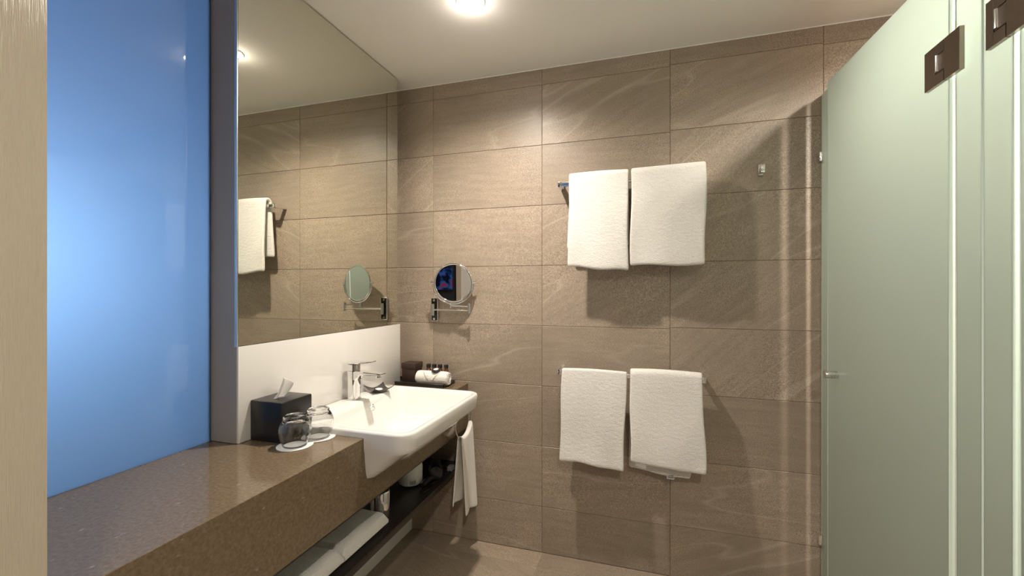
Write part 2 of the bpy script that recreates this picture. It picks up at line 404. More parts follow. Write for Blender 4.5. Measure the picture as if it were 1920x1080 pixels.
# blue glass partition (a window to the bedroom)
bl = struct('window_1', bx((-0.262, -2.0, 0.8185), (-0.254, -1.052, ZC - 0.002)), M['blue_glass'])
# boxed-out panel that carries mirror and splashback
bm = bmesh.new(); box(bm, (XL + 0.001, -1.050, 0.819), (-0.1525, -0.125, ZC - 0.002)); struct('trim_2', bm, M['reveal'])
struct('baseboard_left', bx((XL + 0.001, -1.78, 0.0), (-0.128, -0.002, 0.585)), M['ceiling'])

t = thing('wall_mirror', 'large frameless wall mirror reaching the ceiling above the white splashback', 'mirror', (-0.15, -0.6, 1.13))
obj('mirror_pane', bx((-0.150, -1.047, 1.1295), (-0.144, -0.123, 2.4015)), M['mirror'], t, False)
o = obj('edge_trim', bx((-0.1525, -1.0535, 1.127), (-0.142, -1.0495, 2.4015), 0.0005), M['satin_steel'], t); o['label'] = 'slim metal edge trim'
s = tag(obj('splashback', bx((-0.1525, -1.047, 0.818), (-0.144, -0.096, 1.1275), 0.0012), M['splash'], origin=(-0.148, -0.57, 0.818)),
        'glossy white splashback panel behind the basin and tissue box', 'splashback')

# ------------------------------------------------------------------ vanity
ZK, XF = 0.817, 0.2026
BY0, BY1 = -0.883, -0.240          # basin extent along the wall
t = thing('vanity_counter', 'long polished brown stone vanity counter with deep front apron', 'counter', (0, -0.9, 0.59))
obj('worktop', bx((XL + 0.001, -1.779, ZK - 0.03), (XF - 0.03, BY0 + 0.006, ZK)), M['stone'], t, False)
obj('worktop', bx((XL + 0.001, BY1 - 0.006, ZK - 0.03), (XF - 0.03, -0.001, ZK)), M['stone'], t, False)
bm = bmesh.new()
def apron(y0, y1, top, arris=0.0012):
    rings(bm, [[(XF - 0.03, y, 0.592), (XF, y, 0.592), (XF, y, top - arris), (XF - arris, y, top), (XF - 0.03, y, top)] for y in (y0, y1)])
apron(-1.779, BY0 + 0.02, ZK); apron(BY1 - 0.006, -0.001, ZK); apron(BY0 + 0.02, BY1 - 0.006, 0.680, 0.0001)
bmesh.ops.remove_doubles(bm, verts=bm.verts, dist=0.00001)
obj('front_apron', bm, M['stone'], t, False)
obj('underside_panel', bx((-0.127, -1.779, 0.587), (XF - 0.001, -0.001, 0.5915)), M['shelf'], t, False)['label'] = 'dark panel closing the counter from below'
t = tag(obj('vanity_shelf', bx((-0.127, -1.779, 0.372), (0.18, -0.001, 0.400), 0.0015), M['shelf'], origin=(0, -0.9, 0.372)),
        'dark wood open shelf running under the stone counter', 'shelf')

# semi-recessed basin
def rrect(x0, x1, y0, y1, z, r, rb=0.008, n=8):
    pts = []
    for cx, cy, rr, a0 in ((x1 - r, y1 - r, r, 0), (x0 + rb, y1 - rb, rb, 90), (x0 + rb, y0 + rb, rb, 180), (x1 - r, y0 + r, r, 270)):
        for k in range(n + 1):
            a = R(a0 + 90 * k / n); pts.append((cx + rr * math.cos(a), cy + rr * math.sin(a), z))
    return pts
ZR = 0.840
bas = thing('wash_basin', 'white rectangular semi-recessed ceramic basin set in the stone counter', 'basin', (0.1, -0.56, 0.66))
bm = bmesh.new()
L_ = []
L_.append(rrect(-0.10, 0.17, -0.80, -0.32, 0.664, 0.05, 0.02))
L_.append(rrect(-0.137, 0.205, -0.852, -0.268, 0.667, 0.035, 0.01))
L_.append(rrect(-0.141, 0.222, -0.864, -0.256, 0.676, 0.030, 0.008))
L_.append(rrect(-0.142, 0.255, -0.869, -0.252, 0.700, 0.045))
L_.append(rrect(-0.142, 0.305, -0.874, -0.249, 0.738, 0.055))
L_.append(rrect(-0.142, 0.345, -0.876, -0.247, 0.764, 0.058))
L_.append(rrect(-0.142, 0.361, -0.878, -0.245, 0.772, 0.060))
L_.append(rrect(-0.142, 0.367, -0.880, -0.243, 0.784, 0.060))
L_.append(rrect(-0.142, 0.371, -0.882, -0.241, 0.832, 0.058))
L_.append(rrect(-0.142, 0.368, -0.879, -0.244, 0.8385, 0.056))
L_.append(rrect(-0.142, 0.363, -0.874, -0.249, 0.840, 0.052))
L_.append(rrect(-0.046, 0.352, -0.862, -0.261, 0.8398, 0.046, 0.04))
L_.append(rrect(-0.041, 0.347, -0.857, -0.266, 0.8365, 0.044, 0.04))
L_.append(rrect(-0.036, 0.341, -0.850, -0.273, 0.822, 0.045, 0.045))
L_.append(rrect(-0.026, 0.328, -0.830, -0.293, 0.775, 0.05, 0.05))
L_.append(rrect(-0.016, 0.312, -0.805, -0.318, 0.735, 0.05, 0.05))
L_.append(rrect(-0.002, 0.292, -0.780, -0.343, 0.712, 0.05, 0.05))
L_.append(rrect(0.020, 0.265, -0.745, -0.378, 0.702, 0.05, 0.05))
L_.append(rrect(0.07, 0.21, -0.66, -0.46, 0.698, 0.05, 0.05))
rings(bm, L_)
o = obj('bowl', bm, M['ceramic'], bas, True, ang=70)
bm = bmesh.new(); lathe(bm, [(0.004, 0.6975), (0.022, 0.6975), (0.028, 0.6995), (0.022, 0.7025), (0.004, 0.7025)], (0.14, -0.56, 0), 'Z', 28); obj('drain', bm, M['chrome'], bas)
bm = bmesh.new()
tube(bm, [(-0.0325, -0.560 + 0.0125 * math.cos(a), 0.806 + 0.0125 * math.sin(a)) for a in [2 * math.pi * k / 24 for k in range(24)]], 0.0028, 8, True)
lathe(bm, [(0.0105, -0.0375), (0.0105, -0.0355)], (0, -0.56, 0.806), 'X', 20)
bmesh.ops.translate(bm, verts=bm.verts, vec=(0.002, 0.062, -0.006))
obj('overflow_ring', bm, M['chrome'], bas)

# tap
TX, TY = -0.100, -0.533
tap = thing('basin_tap', 'chrome single-lever mixer tap on the basin deck', 'tap', (TX, TY, ZR))
def sq(cx, cy, hx, hy, z, r=0.01, n=5):
    p = []
    for sx, sy, a0 in ((1, 1, 0), (-1, 1, 90), (-1, -1, 180), (1, -1, 270)):
        for k in range(n + 1):
            a = R(a0 + 90 * k / n); p.append((cx + sx * (hx - r) + r * math.cos(a), cy + sy * (hy - r) + r * math.sin(a), z))
    return p
bm = bmesh.new(); rings(bm, [sq(TX, TY, .026, .026, ZR, .024), sq(TX, TY, .028, .028, ZR + .002, .025), sq(TX, TY, .028, .028, ZR + .005, .025), sq(TX, TY, .026, .026, ZR + .0065, .022)]); obj('base_ring', bm, M['chrome'], tap)
bm = bmesh.new(); rings(bm, [sq(TX, TY, .0245, .0235, z, .017) for z in (ZR + .0065, ZR + .03, ZR + .06, ZR + .09, ZR + .1225)]); obj('body', bm, M['chrome'], tap)
# spout: flat tapering bar growing from the body
bm = bmesh.new()
sp = []
for u, zt, zb, hw in ((0.0, .1230, .080, .0225), (.022, .1228, .084, .0225), (.032, .1226, .100, .022), (.045, .1222, .1075, .0215), (.085, .1205, .1075, .0205), (.125, .119, .1085, .0195), (.142, .1175, .111, .0185), (.146, .1165, .1135, .017)):
    x = TX + u; zt += ZR; zb += ZR; c = min(.004, (zt - zb) / 3)
    sp.append([(x, TY - hw, zb + c), (x, TY - hw + c, zb), (x, TY + hw - c, zb), (x, TY + hw, zb + c), (x, TY + hw, zt - c), (x, TY + hw - c, zt), (x, TY - hw + c, zt), (x, TY - hw, zt - c)])
rings(bm, sp); spout = obj('spout', bm, M['chrome'], tap, ang=35)
bm = bmesh.new(); lathe(bm, [(.009, ZR + .099), (.0115, ZR + .100), (.0115, ZR + .109)], (TX + .122, TY, 0), 'Z', 20); obj('aerator', bm, M['chrome'], spout)
bm = bmesh.new(); rings(bm, [sq(TX, TY, .0235, .0225, ZR + z, .016) for z in (.1235, .124, .150)]); obj('cartridge', bm, M['chrome'], tap)
bm = bmesh.new(); lv = []
for u, zt, th, hw in ((-.0255, .160, .012, .019), (-.020, .1625, .013, .0225), (.010, .164, .012, .0235), (.045, .163, .007, .022), (.070, .164, .005, .020), (.095, .1665, .004, .017), (.101, .1675, .003, .014)):
    x = TX + u; zt += ZR; c = th * .35
    lv.append([(x, TY - hw, zt - th + c), (x, TY - hw + c, zt - th), (x, TY + hw - c, zt - th), (x, TY + hw, zt - th + c), (x, TY + hw, zt - c), (x, TY + hw - c, zt), (x, TY - hw + c, zt), (x, TY - hw, zt - c)])
rings(bm, lv); obj('lever', bm, M['chrome'], tap, ang=35)

# curved soap dish with soap, on the rear deck
DX, DY, DZ = -0.078, -0.385, ZR + 0.001
dish = thing('soap_dish', 'dark curved square dish with upswept corners beside the tap', 'dish', (DX, DY, DZ))
bm = bmesh.new(); n = 14; h = 0.050
def dz(u, v):
    return 0.004 + 0.012 * (abs(u * v)) ** 1.5 + 0.014 * (u * u + v * v) / 2
top = [[None] * (n + 1) for _ in range(n + 1)]; bot = [[None] * (n + 1) for _ in range(n + 1)]
for i in range(n + 1):
    for j in range(n + 1):
        u, v = 2 * i / n - 1, 2 * j / n - 1
        sh = 1 - 0.10 * (1 - abs(u * v))
        x, y = u * h * (1 - .12 * (1 - v * v)), v * h * 1.02 * (1 - .12 * (1 - u * u))
        a = R(62); x, y = x * math.cos(a) - y * math.sin(a), x * math.sin(a) + y * math.cos(a)
        top[i][j] = bm.verts.new((DX + x, DY + y, DZ + dz(u, v)))
        bot[i][j] = bm.verts.new((DX + x * .97, DY + y * .97, DZ + max(0, dz(u, v) - 0.004)))
for i in range(n):
    for j in range(n):
        bm.faces.new((top[i][j], top[i + 1][j], top[i + 1][j + 1], top[i][j + 1]))
        bm.faces.new((bot[i][j], bot[i][j + 1], bot[i + 1][j + 1], bot[i + 1][j]))
for k in range(n):
    for a, b, c, d in ((top[k][0], bot[k][0], bot[k + 1][0], top[k + 1][0]), (top[k + 1][n], bot[k + 1][n], bot[k][n], top[k][n]),
                       (top[0][k + 1], bot[0][k + 1], bot[0][k], top[0][k]), (top[n][k], bot[n][k], bot[n][k + 1], top[n][k + 1])):
        bm.faces.new((a, b, c, d))
obj('dish_body', bm, M['dish'], dish)
bm = bmesh.new(); lathe(bm, [(.012, 0), (.017, .002), (.018, .005), (.015, .008), (.006, .009)], (DX, DY, DZ + .0048), 'Z', 24)
tag(obj('soap_bar', bm, M['soap'], origin=(DX, DY, DZ + .0048)), 'small round white soap lying in the dark curved dish', 'soap')

# tissue box
tb = thing('tissue_box', 'black tissue box cover against the white splashback', 'tissue box', (-0.078, -0.945, ZK))
bm = bmesh.new(); X0, X1, Y0, Y1, Z1 = -0.142, -0.014, -1.006, -0.872, ZK + .131
box(bm, (X0, Y0, ZK + .0005), (X1, Y1, Z1), 0.004, 3)
cover = obj('box_cover', bm, M['black'], tb)
bm = bmesh.new(); cxs, cys = (X0 + X1) / 2, (Y0 + Y1) / 2
rings(bm, [[(cxs + 0.017 * math.cos(a), cys + 0.036 * math.sin(a), z) for a in [2 * math.pi * k / 28 for k in range(28)]] for z in (Z1 - .0002, Z1 + .0006)])
obj('slot', bm, M['black_plastic'], cover)
bm = bmesh.new(); nu, nv = 22, 14; g = []
for i in range(nu + 1):
    row = []
    u = i / nu
    for j in range(nv + 1):
        v = j / nv
        wdt = 0.018 + 0.004 * v
        fold = 0.010 * math.sin(u * 8 + 3 * v) * (0.5 + v)
        y = cys + (-0.020) + (u - .5) * 2 * wdt + v * 0.046 + 0.004 * math.sin(9 * u)
        x = cxs - 0.001 + fold + 0.006 * v
        z = Z1 - 0.002 + v * (0.062 - 0.020 * u + 0.006 * math.sin(u * 6))
        row.append(bm.verts.new((x, y, z)))
    g.append(row)
for i in range(nu):
    for j in range(nv): bm.faces.new((g[i][j], g[i + 1][j], g[i + 1][j + 1], g[i][j + 1]))
o = tag(obj('tissue', bm, M['tissue'], origin=(cxs, cys, Z1)), 'crumpled white tissue pulled up from the black box', 'tissue')
md = o.modifiers.new('thickness', 'SOLIDIFY'); md.thickness = 0.0005
md = o.modifiers.new('smooth', 'SUBSURF'); md.levels = 1; md.render_levels = 1

# inverted tumblers on paper coasters
def tumbler(c, label, clabel):
    bm = bmesh.new(); lathe(bm, [(.050, 0.0), (.0535, .0006), (.0535, .0022), (.0525, .0030), (.0500, .0024), (.046, .0022)], (c[0], c[1], ZK + .0003), 'Z', 40)
    tag(obj('paper_coaster', bm, M['paper'], origin=(c[0], c[1], ZK)), clabel, 'coaster', 'paper coasters on the counter')
    bm = bmesh.new()
    outer = [(.0360, 0), (.0395, .010), (.0445, .024), (.0478, .041), (.0478, .054), (.0445, .069), (.037, .081), (.0335, .0865), (.0345, .0905), (.032, .0935)]
    inner = [(.030, .0900), (.024, .0835), (.026, .080), (.034, .074), (.0425, .064), (.0462, .052), (.0462, .040), (.0430, .024), (.0380, .010), (.0345, 0)]
    pr = outer + [(.006, .0925)]
    # closed shell of revolution: outside up, then inside down, joined at the rim
    prof = outer + [(.029, .0915), (.008, .0895), (.006, .0825), (.022, .0800), (.033, .0745)] + inner[4:]
    lps = []
    for r, hh in prof:
        lps.append([(c[0] + r * math.cos(2 * math.pi * k / 40), c[1] + r * math.sin(2 * math.pi * k / 40), ZK + .0034 + hh) for k in range(40)])
    vl = [[bm.verts.new(p) for p in lp] for lp in lps]
    # outer surface with the sunken foot
    def strip(a, b):
        for k in range(40): bm.faces.new((a[k], a[(k + 1) % 40], b[(k + 1) % 40], b[k]))
    no = len(outer) + 2
    for a in range(no - 1): strip(vl[a], vl[a + 1])
    bm.faces.new(vl[no - 1])
    for a in range(no, len(vl) - 1): strip(vl[a], vl[a + 1])
    bm.faces.new(list(reversed(vl[no])))
    strip(vl[-1], vl[0])
    tag(obj('tumbler', bm, M['glass'], origin=(c[0], c[1], ZK + .0034), ang=80), label, 'glass', 'inverted tumblers on the counter')
tumbler((0.038, -1.003), 'clear round tumbler turned upside down, in front of the black tissue box', 'white paper coaster nearest the front edge, under the closer tumbler')
tumbler((0.052, -0.917), 'clear round tumbler turned upside down, right beside the basin rim', 'white paper coaster under the tumbler beside the basin')

# ------------------------------------------------------------------ amenities on the tray
tr = bmesh.new()
TX0, TX1, TY0, TY1 = -0.205, 0.136, -0.150, -0.020
box(tr, (TX0, TY0, ZK + .0005), (TX1, TY1, ZK + .006), .001, 1)
for lo, hi in (((TX0, TY0), (TX1, TY0 + .006)), ((TX0, TY1 - .006), (TX1, TY1)), ((TX0, TY0), (TX0 + .006, TY1)), ((TX1 - .006, TY0), (TX1, TY1))):
    box(tr, (lo[0], lo[1], ZK + .005), (hi[0], hi[1], ZK + .018), .001, 1)
tag(obj('amenity_tray', tr, M['tray'], origin=(-0.03, -0.08, ZK)), 'black rectangular tray at the far end of the counter', 'tray')
ab = thing('amenity_box', 'tall brown lidded box at the left end of the tray', 'box', (-0.092, -0.064, ZK + .006))
obj('box_base', bx((-0.131, -0.101, ZK + .0062), (-0.053, -0.026, ZK + .086), .002), M['brown_box'], ab)
obj('lid', bx((-0.134, -0.104, ZK + .0755), (-0.050, -0.023, ZK + .106), .003), M['brown_box'], ab)
caps = [-.0035, .0295, .063, .098]
names = ['leftmost amber toiletry bottle with black cap behind the rolled cloth', 'second amber toiletry bottle from the left behind the rolled cloth',
         'third amber toiletry bottle from the left behind the rolled cloth', 'rightmost amber toiletry bottle with black cap behind the rolled cloth']
for i, (x, lb) in enumerate(zip(caps, names)):
    b = thing('toiletry_bottle', lb, 'bottle', (x, -0.046, ZK + .006), 'amber toiletry bottles on the tray')
    bm = bmesh.new(); lathe(bm, [(.013, .0005), (.0145, .003), (.0145, .056), (.0135, .063), (.0090, .070), (.0080, .074)], (x, -0.046, ZK + .006), 'Z', 20); obj('glass_body', bm, M['amber'], b)
    bm = bmesh.new(); lathe(bm, [(.0112, .0742), (.0118, .076), (.0118, .091), (.0108, .0925)], (x, -0.046, ZK + .006), 'Z', 20); obj('cap', bm, M['black_plastic'], b)
# rolled face cloth
rc = thing('rolled_face_cloth', 'white face cloth rolled up lying on the black tray', 'towel', (0.045, -0.105, ZK + .006))
bm = bmesh.new(); lps = []
CX0, CX1, RCY, RCZ, RR = -0.030, 0.142, -0.108, ZK + .0065 + .0345, .0345
for i in range(29):
    u = i / 28; x = CX0 + (CX1 - CX0) * u
    e = 1 - 0.10 * (abs(2 * u - 1) ** 8)
    lp = []
    for k in range(36):
        a = 2 * math.pi * k / 36
        r = RR * e * (1 + 0.02 * noise.noise(Vector((x * 30, math.cos(a) * 2, math.sin(a) * 2))))
        # bevelled fold lines form a V on the front
        lp.append((x + .003 * noise.noise(Vector((a * 2, u * 3, 1))), RCY + r * math.cos(a) * 1.02, RCZ + r * math.sin(a)))
    lps.append(lp)
rings(bm, lps); obj('roll', bm, M['terry'], rc)
bm = bmesh.new(); pts = []
# pointed flap folded over the front of the roll
nn = 12; gr = []
for i in range(nn + 1):
    v = i / nn; a = math.pi / 2 + 0.25 + v * (math.pi * 0.62)
    wv = 0.055 * (1 - v) + 0.0015
    row = []
    for k in range(9):
        u = k / 8 * 2 - 1
        row.append(bm.verts.new((0.056 + u * wv, RCY + (RR + .0025) * math.cos(a) * 1.02, RCZ + (RR + .0025) * math.sin(a))))
    gr.append(row)
for i in range(nn):
    for k in range(8): bm.faces.new((gr[i][k], gr[i][k + 1], gr[i + 1][k + 1], gr[i + 1][k]))
o = obj('folded_flap', bm, M['terry'], rc); md = o.modifiers.new('thickness', 'SOLIDIFY'); md.thickness = 0.004; md.offset = -1
for i in (0, 1):
    bm = bmesh.new(); xx = (CX0 - .001, CX1 + .001)[i]
    pts = [(xx, RCY + (.004 + .026 * k / 40) * math.cos(k * .45), RCZ + (.004 + .026 * k / 40) * math.sin(k * .45)) for k in range(41)]
    tube(bm, pts, .0026, 6); obj('rolled_end', bm, M['terry'], rc)
sr = thing('round_soap', 'white soap in a round dark brown wrapper on the rolled cloth', 'soap', (0.063, -0.118, RCZ + RR))
bm = bmesh.new(); cx, cy, cz = 0.078, -0.120, RCZ + RR + .006
til = Matrix.Translation((cx, cy, cz)) @ Matrix.Rotation(R(10), 4, 'X')
lathe(bm, [(.017, -.007), (.0215, -.005), (.0235, 0), (.0215, .005), (.019, .0065)], (0, 0, 0), 'Z', 32); bm.transform(til); obj('wrapper', bm, M['tray'], sr)
bm = bmesh.new(); lathe(bm, [(.0135, .0058), (.0125, .0072), (.008, .0076)], (0, 0, 0), 'Z', 28); bm.transform(til); obj('soap_face', bm, M['soap'], sr)

# ------------------------------------------------------------------ below the counter
def folded_towel(y0, y1, x1, label, seed, h=0.055):
    bm = bmesh.new(); nx, ny = 24, 20; x0 = -0.120
    t_ = {}
    def P(i, j, top):
        u, v = i / nx, j / ny
        x = x0 + (x1 - x0) * u; y = y0 + (y1 - y0) * v
        e = min(1, (1 - u) * (x1 - x0) / .028); f = min(1, v * (y1 - y0) / .018, (1 - v) * (y1 - y0) / .018)
        k = math.sqrt(max(0, 1 - (1 - e) ** 2)) * (0.35 + .65 * math.sqrt(max(0, 1 - (1 - f) ** 2)))
        nz = noise.noise(Vector((x * 12, y * 12, seed))) * .005
        if top: return (x, y + .004 * noise.noise(Vector((x * 20, seed, v))), .4006 + h * .45 + h * .55 * k + nz * f)
        return (x, y, .4006 + h * .45 * (1 - e ** .5) * .6)
    T = [[bm.verts.new(P(i, j, True)) for j in range(ny + 1)] for i in range(nx + 1)]
    B = [[bm.verts.new(P(i, j, False)) for j in range(ny + 1)] for i in range(nx + 1)]
    for i in range(nx):
        for j in range(ny):
            bm.faces.new((T[i][j], T[i + 1][j], T[i + 1][j + 1], T[i][j + 1])); bm.faces.new((B[i][j], B[i][j + 1], B[i + 1][j + 1], B[i + 1][j]))
    for i in range(nx):
        bm.faces.new((T[i][0], B[i][0], B[i + 1][0], T[i + 1][0])); bm.faces.new((T[i + 1][ny], B[i + 1][ny], B[i][ny], T[i][ny]))
    for j in range(ny):
        bm.faces.new((T[0][j + 1], B[0][j + 1], B[0][j], T[0][j])); bm.faces.new((T[nx][j], B[nx][j], B[nx][j + 1], T[nx][j + 1]))
    tag(obj('folded_towel', bm, M['terry'], origin=(0, (y0 + y1) / 2, .4006)), label, 'towel', 'folded towels on the dark shelf')
folded_towel(-0.905, -0.655, 0.150, 'white folded towel on the dark shelf, the one nearer the basin drain', 2)
folded_towel(-1.190, -0.910, 0.148, 'white folded towel on the dark shelf, nearest the camera', 5)

pt = thing('bottle_trap', 'chrome bottle trap hanging under the basin above the dark shelf', 'pipe', (0.085, -0.60, 0.402))
bm = bmesh.new(); lathe(bm, [(.022, .403), (.027, .405), (.028, .410), (.028, .500), (.024, .506), (.016, .510), (.016, .5868)], (.088, -.60, 0), 'Z', 28); obj('trap_cup', bm, M['chrome'], pt)
bm = bmesh.new(); tube(bm, [(.060, -.60, .47), (.02, -.60, .47), (-.06, -.60, .47), (-.127, -.60, .47)], .016, 16); obj('waste_pipe', bm, M['chrome'], pt)
bm = bmesh.new(); tube(bm, [(.052, -.618, .4035), (.052, -.618, .586)], .009, 14); obj('supply_pipe', bm, M['chrome'], pt)

tr_ = thing('toilet_roll', 'spare toilet roll wrapped in white paper on the shelf', 'toilet roll', (0.035, -0.300, .4005))
bm = bmesh.new(); lps = []
for z, r in ((.0006, .030), (.002, .046), (.008, .054), (.02, .056), (.05, .0555), (.08, .056), (.098, .053), (.104, .044), (.106, .02)):
    lps.append([(.038 + (r + .0012 * noise.noise(Vector((k * .7, z * 60, 3)))) * math.cos(2 * math.pi * k / 40), -.302 + (r + .0015 * noise.noise(Vector((k * .9, z * 50, 8)))) * math.sin(2 * math.pi * k / 40), .4002 + z) for k in range(40)])
rings(bm, lps); obj('paper_wrap', bm, M['paper'], tr_)
bm = bmesh.new(); a0, a1 = R(-62), R(-34); nn = 6
A = [bm.verts.new((.038 + .0572 * math.cos(a0 + (a1 - a0) * k / nn), -.302 + .0572 * math.sin(a0 + (a1 - a0) * k / nn), .415)) for k in range(nn + 1)]
B = [bm.verts.new((v.co.x, v.co.y, .432)) for v in A]
for k in range(nn): bm.faces.new((A[k], A[k + 1], B[k + 1], B[k]))
obj('printed_label', bm, M['grey_label'], tr_)['label'] = 'small grey printed label'

hd = thing('hair_dryer', 'black hair dryer lying on the shelf behind the hand towel', 'hair dryer', (0.11, -0.20, .4005))
bm = bmesh.new(); mt = Matrix.Translation((.105, -.185, .436)) @ Matrix.Rotation(R(28), 4, 'Z')
lathe(bm, [(.022, -.085), (.034, -.08), (.036, -.06), (.034, -.02), (.029, .03), (.025, .05)], (0, 0, 0), 'Y', 28); bm.transform(mt); barrel = obj('barrel', bm, M['black_plastic'], hd)
bm = bmesh.new(); lathe(bm, [(.024, .05), (.022, .058), (.030, .085), (.030, .088)], (0, 0, 0), 'Y', 24)
for v in bm.verts:
    if v.co.y > .07: v.co.z *= .35
bm.transform(mt); obj('nozzle', bm, M['black'], hd)
bm = bmesh.new(); tube(bm, [(.105, -.235, .425), (.092, -.262, .420), (.085, -.300, .417), (.088, -.345, .4155)], [.013, .016, .016, .013], 16)
for v in bm.verts:
    v.co.x += .035
obj('handle', bm, M['black_plastic'], hd)
bm = bmesh.new(); cpts = [(.122 + .0 * k, -.345, .413) for k in range(1)]
cpts = [Vector((.123, -.345, .413)), Vector((.128, -.375, .405)), Vector((.150, -.372, .4042)), Vector((.160, -.330, .4042)), Vector((.145, -.300, .4042)), Vector((.155, -.262, .4042)), Vector((.168, -.225, .4042)), Vector((.160, -.180, .4042)), Vector((.165, -.120, .4042))]
sm = []
for i in range(len(cpts) - 1):
    p0, p1, p2, p3 = cpts[max(i - 1, 0)], cpts[i], cpts[i + 1], cpts[min(i + 2, len(cpts) - 1)]
    for k in range(6):
        q = k / 6; sm.append(.5 * ((2 * p1) + (p2 - p0) * q + (2 * p0 - 5 * p1 + 4 * p2 - p3) * q * q + (3 * p1 - p0 - 3 * p2 + p3) * q ** 3))
tube(bm, sm, .003, 8); obj('cord', bm, M['black_plastic'], hd)
obj('plug', bx((.145, -.135, .4012), (.172, -.100, .425), .004), M['grey_label'], hd)['label'] = 'grey plug'

# ------------------------------------------------------------------ towel ring and hand towel
tg = thing('towel_ring', 'slim chrome towel ring fixed to the stone apron beside the basin', 'towel ring', (0.2035, -0.145, .78))
RC = Vector((.243, -.150, .678)); RRD = .098
bm = bmesh.new(); tube(bm, [RC + Vector((0, RRD * math.sin(a), RRD * math.cos(a))) for a in [2 * math.pi * k / 48 for k in range(48)]], .0032, 10, True); obj('ring', bm, M['chrome'], tg)
bm = bmesh.new(); lathe(bm, [(.020, .2032), (.022, .205), (.022, .210), (.009, .212), (.008, .240), (.008, .248), (.006, .250)], (0, -.150, RC.z + RRD), 'X', 24); obj('wall_mount', bm, M['chrome'], tg)

def drape(name, label, group, xs, zfront, zback, ztop, ybar, yoff_f, yoff_b, mat, thick, seed, axis='x', bow=0.004, rbar=.012, edge=None, origin=None, wave=0.007, parent=None, nx=22):
    """cloth hung over a bar. xs=(x0,x1); zfront/zback(u)->bottom z; profile from front hem over the bar to the back hem"""
    bm = bmesh.new(); rows = []
    nf, nt_, nb = 16, 8, 12
    for i in range(nx + 1):
        u = i / nx; prof = []
        zf, zb, zt = zfront(u), zback(u), ztop(u)
        for k in range(nf + 1):
            q = k / nf; prof.append((-rbar - yoff_f * (1 - q) ** .8, zf + (zt - rbar - zf) * q, 1 - q))
        for k in range(1, nt_):
            a = math.pi * k / nt_; prof.append((-rbar * math.cos(a), zt - rbar + rbar * math.sin(a), 0))
        for k in range(nb + 1):
            q = k / nb; prof.append((rbar + yoff_b * q, zt - rbar + (zb - zt + rbar) * q, q))
        row = []
        for (dy, z, w_) in prof:
            x = xs[0] + (xs[1] - xs[0]) * u
            fr = 1 if dy < 0 else -1
            if edge: x += edge(u, w_, fr)
            yy = ybar + dy + wave * w_ * noise.noise(Vector((x * 9, z * 4, seed + (9 if fr < 0 else 0)))) * 2
            if axis == 'x': row.append((x, yy, z))
            else: row.append((yy, x, z))
        rows.append([bm.verts.new(p) for p in row])
    for a, b in zip(rows, rows[1:]):
        for k in range(len(a) - 1): bm.faces.new((a[k], a[k + 1], b[k + 1], b[k]))
    if axis == 'x': org = ((xs[0] + xs[1]) / 2, ybar, ztop(.5))
    else: org = (ybar, (xs[0] + xs[1]) / 2, ztop(.5))
    o = obj(name, bm, mat, parent, True, None if parent else org, ang=180)
    md = o.modifiers.new('thickness', 'SOLIDIFY'); md.thickness = thick; md.offset = 1.0
    # make sure the thickness grows outwards (away from the bar)
    md2 = o.modifiers.new('soft', 'SUBSURF'); md2.levels = 1; md2.render_levels = 2
    if not parent: tag(o, label, 'towel', group)
    return o
lerp = lambda a, b: (lambda u: a + (b - a) * u)

# hand towel: front and back fold of one cloth through the ring
bm = bmesh.new(); rows = []
def ring_z(y): return RC.z - math.sqrt(max(0, RRD ** 2 - (y - RC.y) ** 2)) + .006
nx, nf = 26, 22
for i in range(nx + 1):
    u = i / nx; row = []
    yr = RC.y - .048 + .136 * u          # where it crosses the ring
    yr = min(max(yr, RC.y - .074), RC.y + .086)
    zt = ring_z(yr)
    fl = lambda q: (yr + (u - .5) * .030 * q, )
    yb_ = lambda q: yr + (u - .5) * .004 * q + .006 * q
    for k in range(nf + 1):                # front flap bottom -> top
        q = 1 - k / nf
        zb = .222 + .010 * math.sin(u * 5)
        row.append((RC.x + .010 + .014 * q + .007 * q * math.sin(u * 7.5 + .6), yb_(q) + .004 * q, zb + (zt - zb) * (1 - q)))
    for k in range(1, 6):
        a = math.pi * k / 6; row.append((RC.x + .008 * math.cos(a), yr, zt + .006 * math.sin(a)))
    for k in range(nf + 1):
        q = k / nf; zb = .285 - .01 * u
        row.append((RC.x - .010 - .012 * q + .008 * q * math.sin(u * 8 + 2), yb_(q) - .050 * q, zt + (zb - zt) * q))
    rows.append([bm.verts.new(p) for p in row])
for a, b in zip(rows, rows[1:]):
    for k in range(len(a) - 1): bm.faces.new((a[k], a[k + 1], b[k + 1], b[k]))
o = tag(obj('hand_towel', bm, M['cotton'], origin=(RC.x, RC.y, RC.z - RRD), ang=180), 'small white hand towel hanging through the chrome ring', 'towel')
md = o.modifiers.new('thickness', 'SOLIDIFY'); md.thickness = .006; md.offset = 0
md = o.modifiers.new('soft', 'SUBSURF'); md.levels = 1; md.render_levels = 2

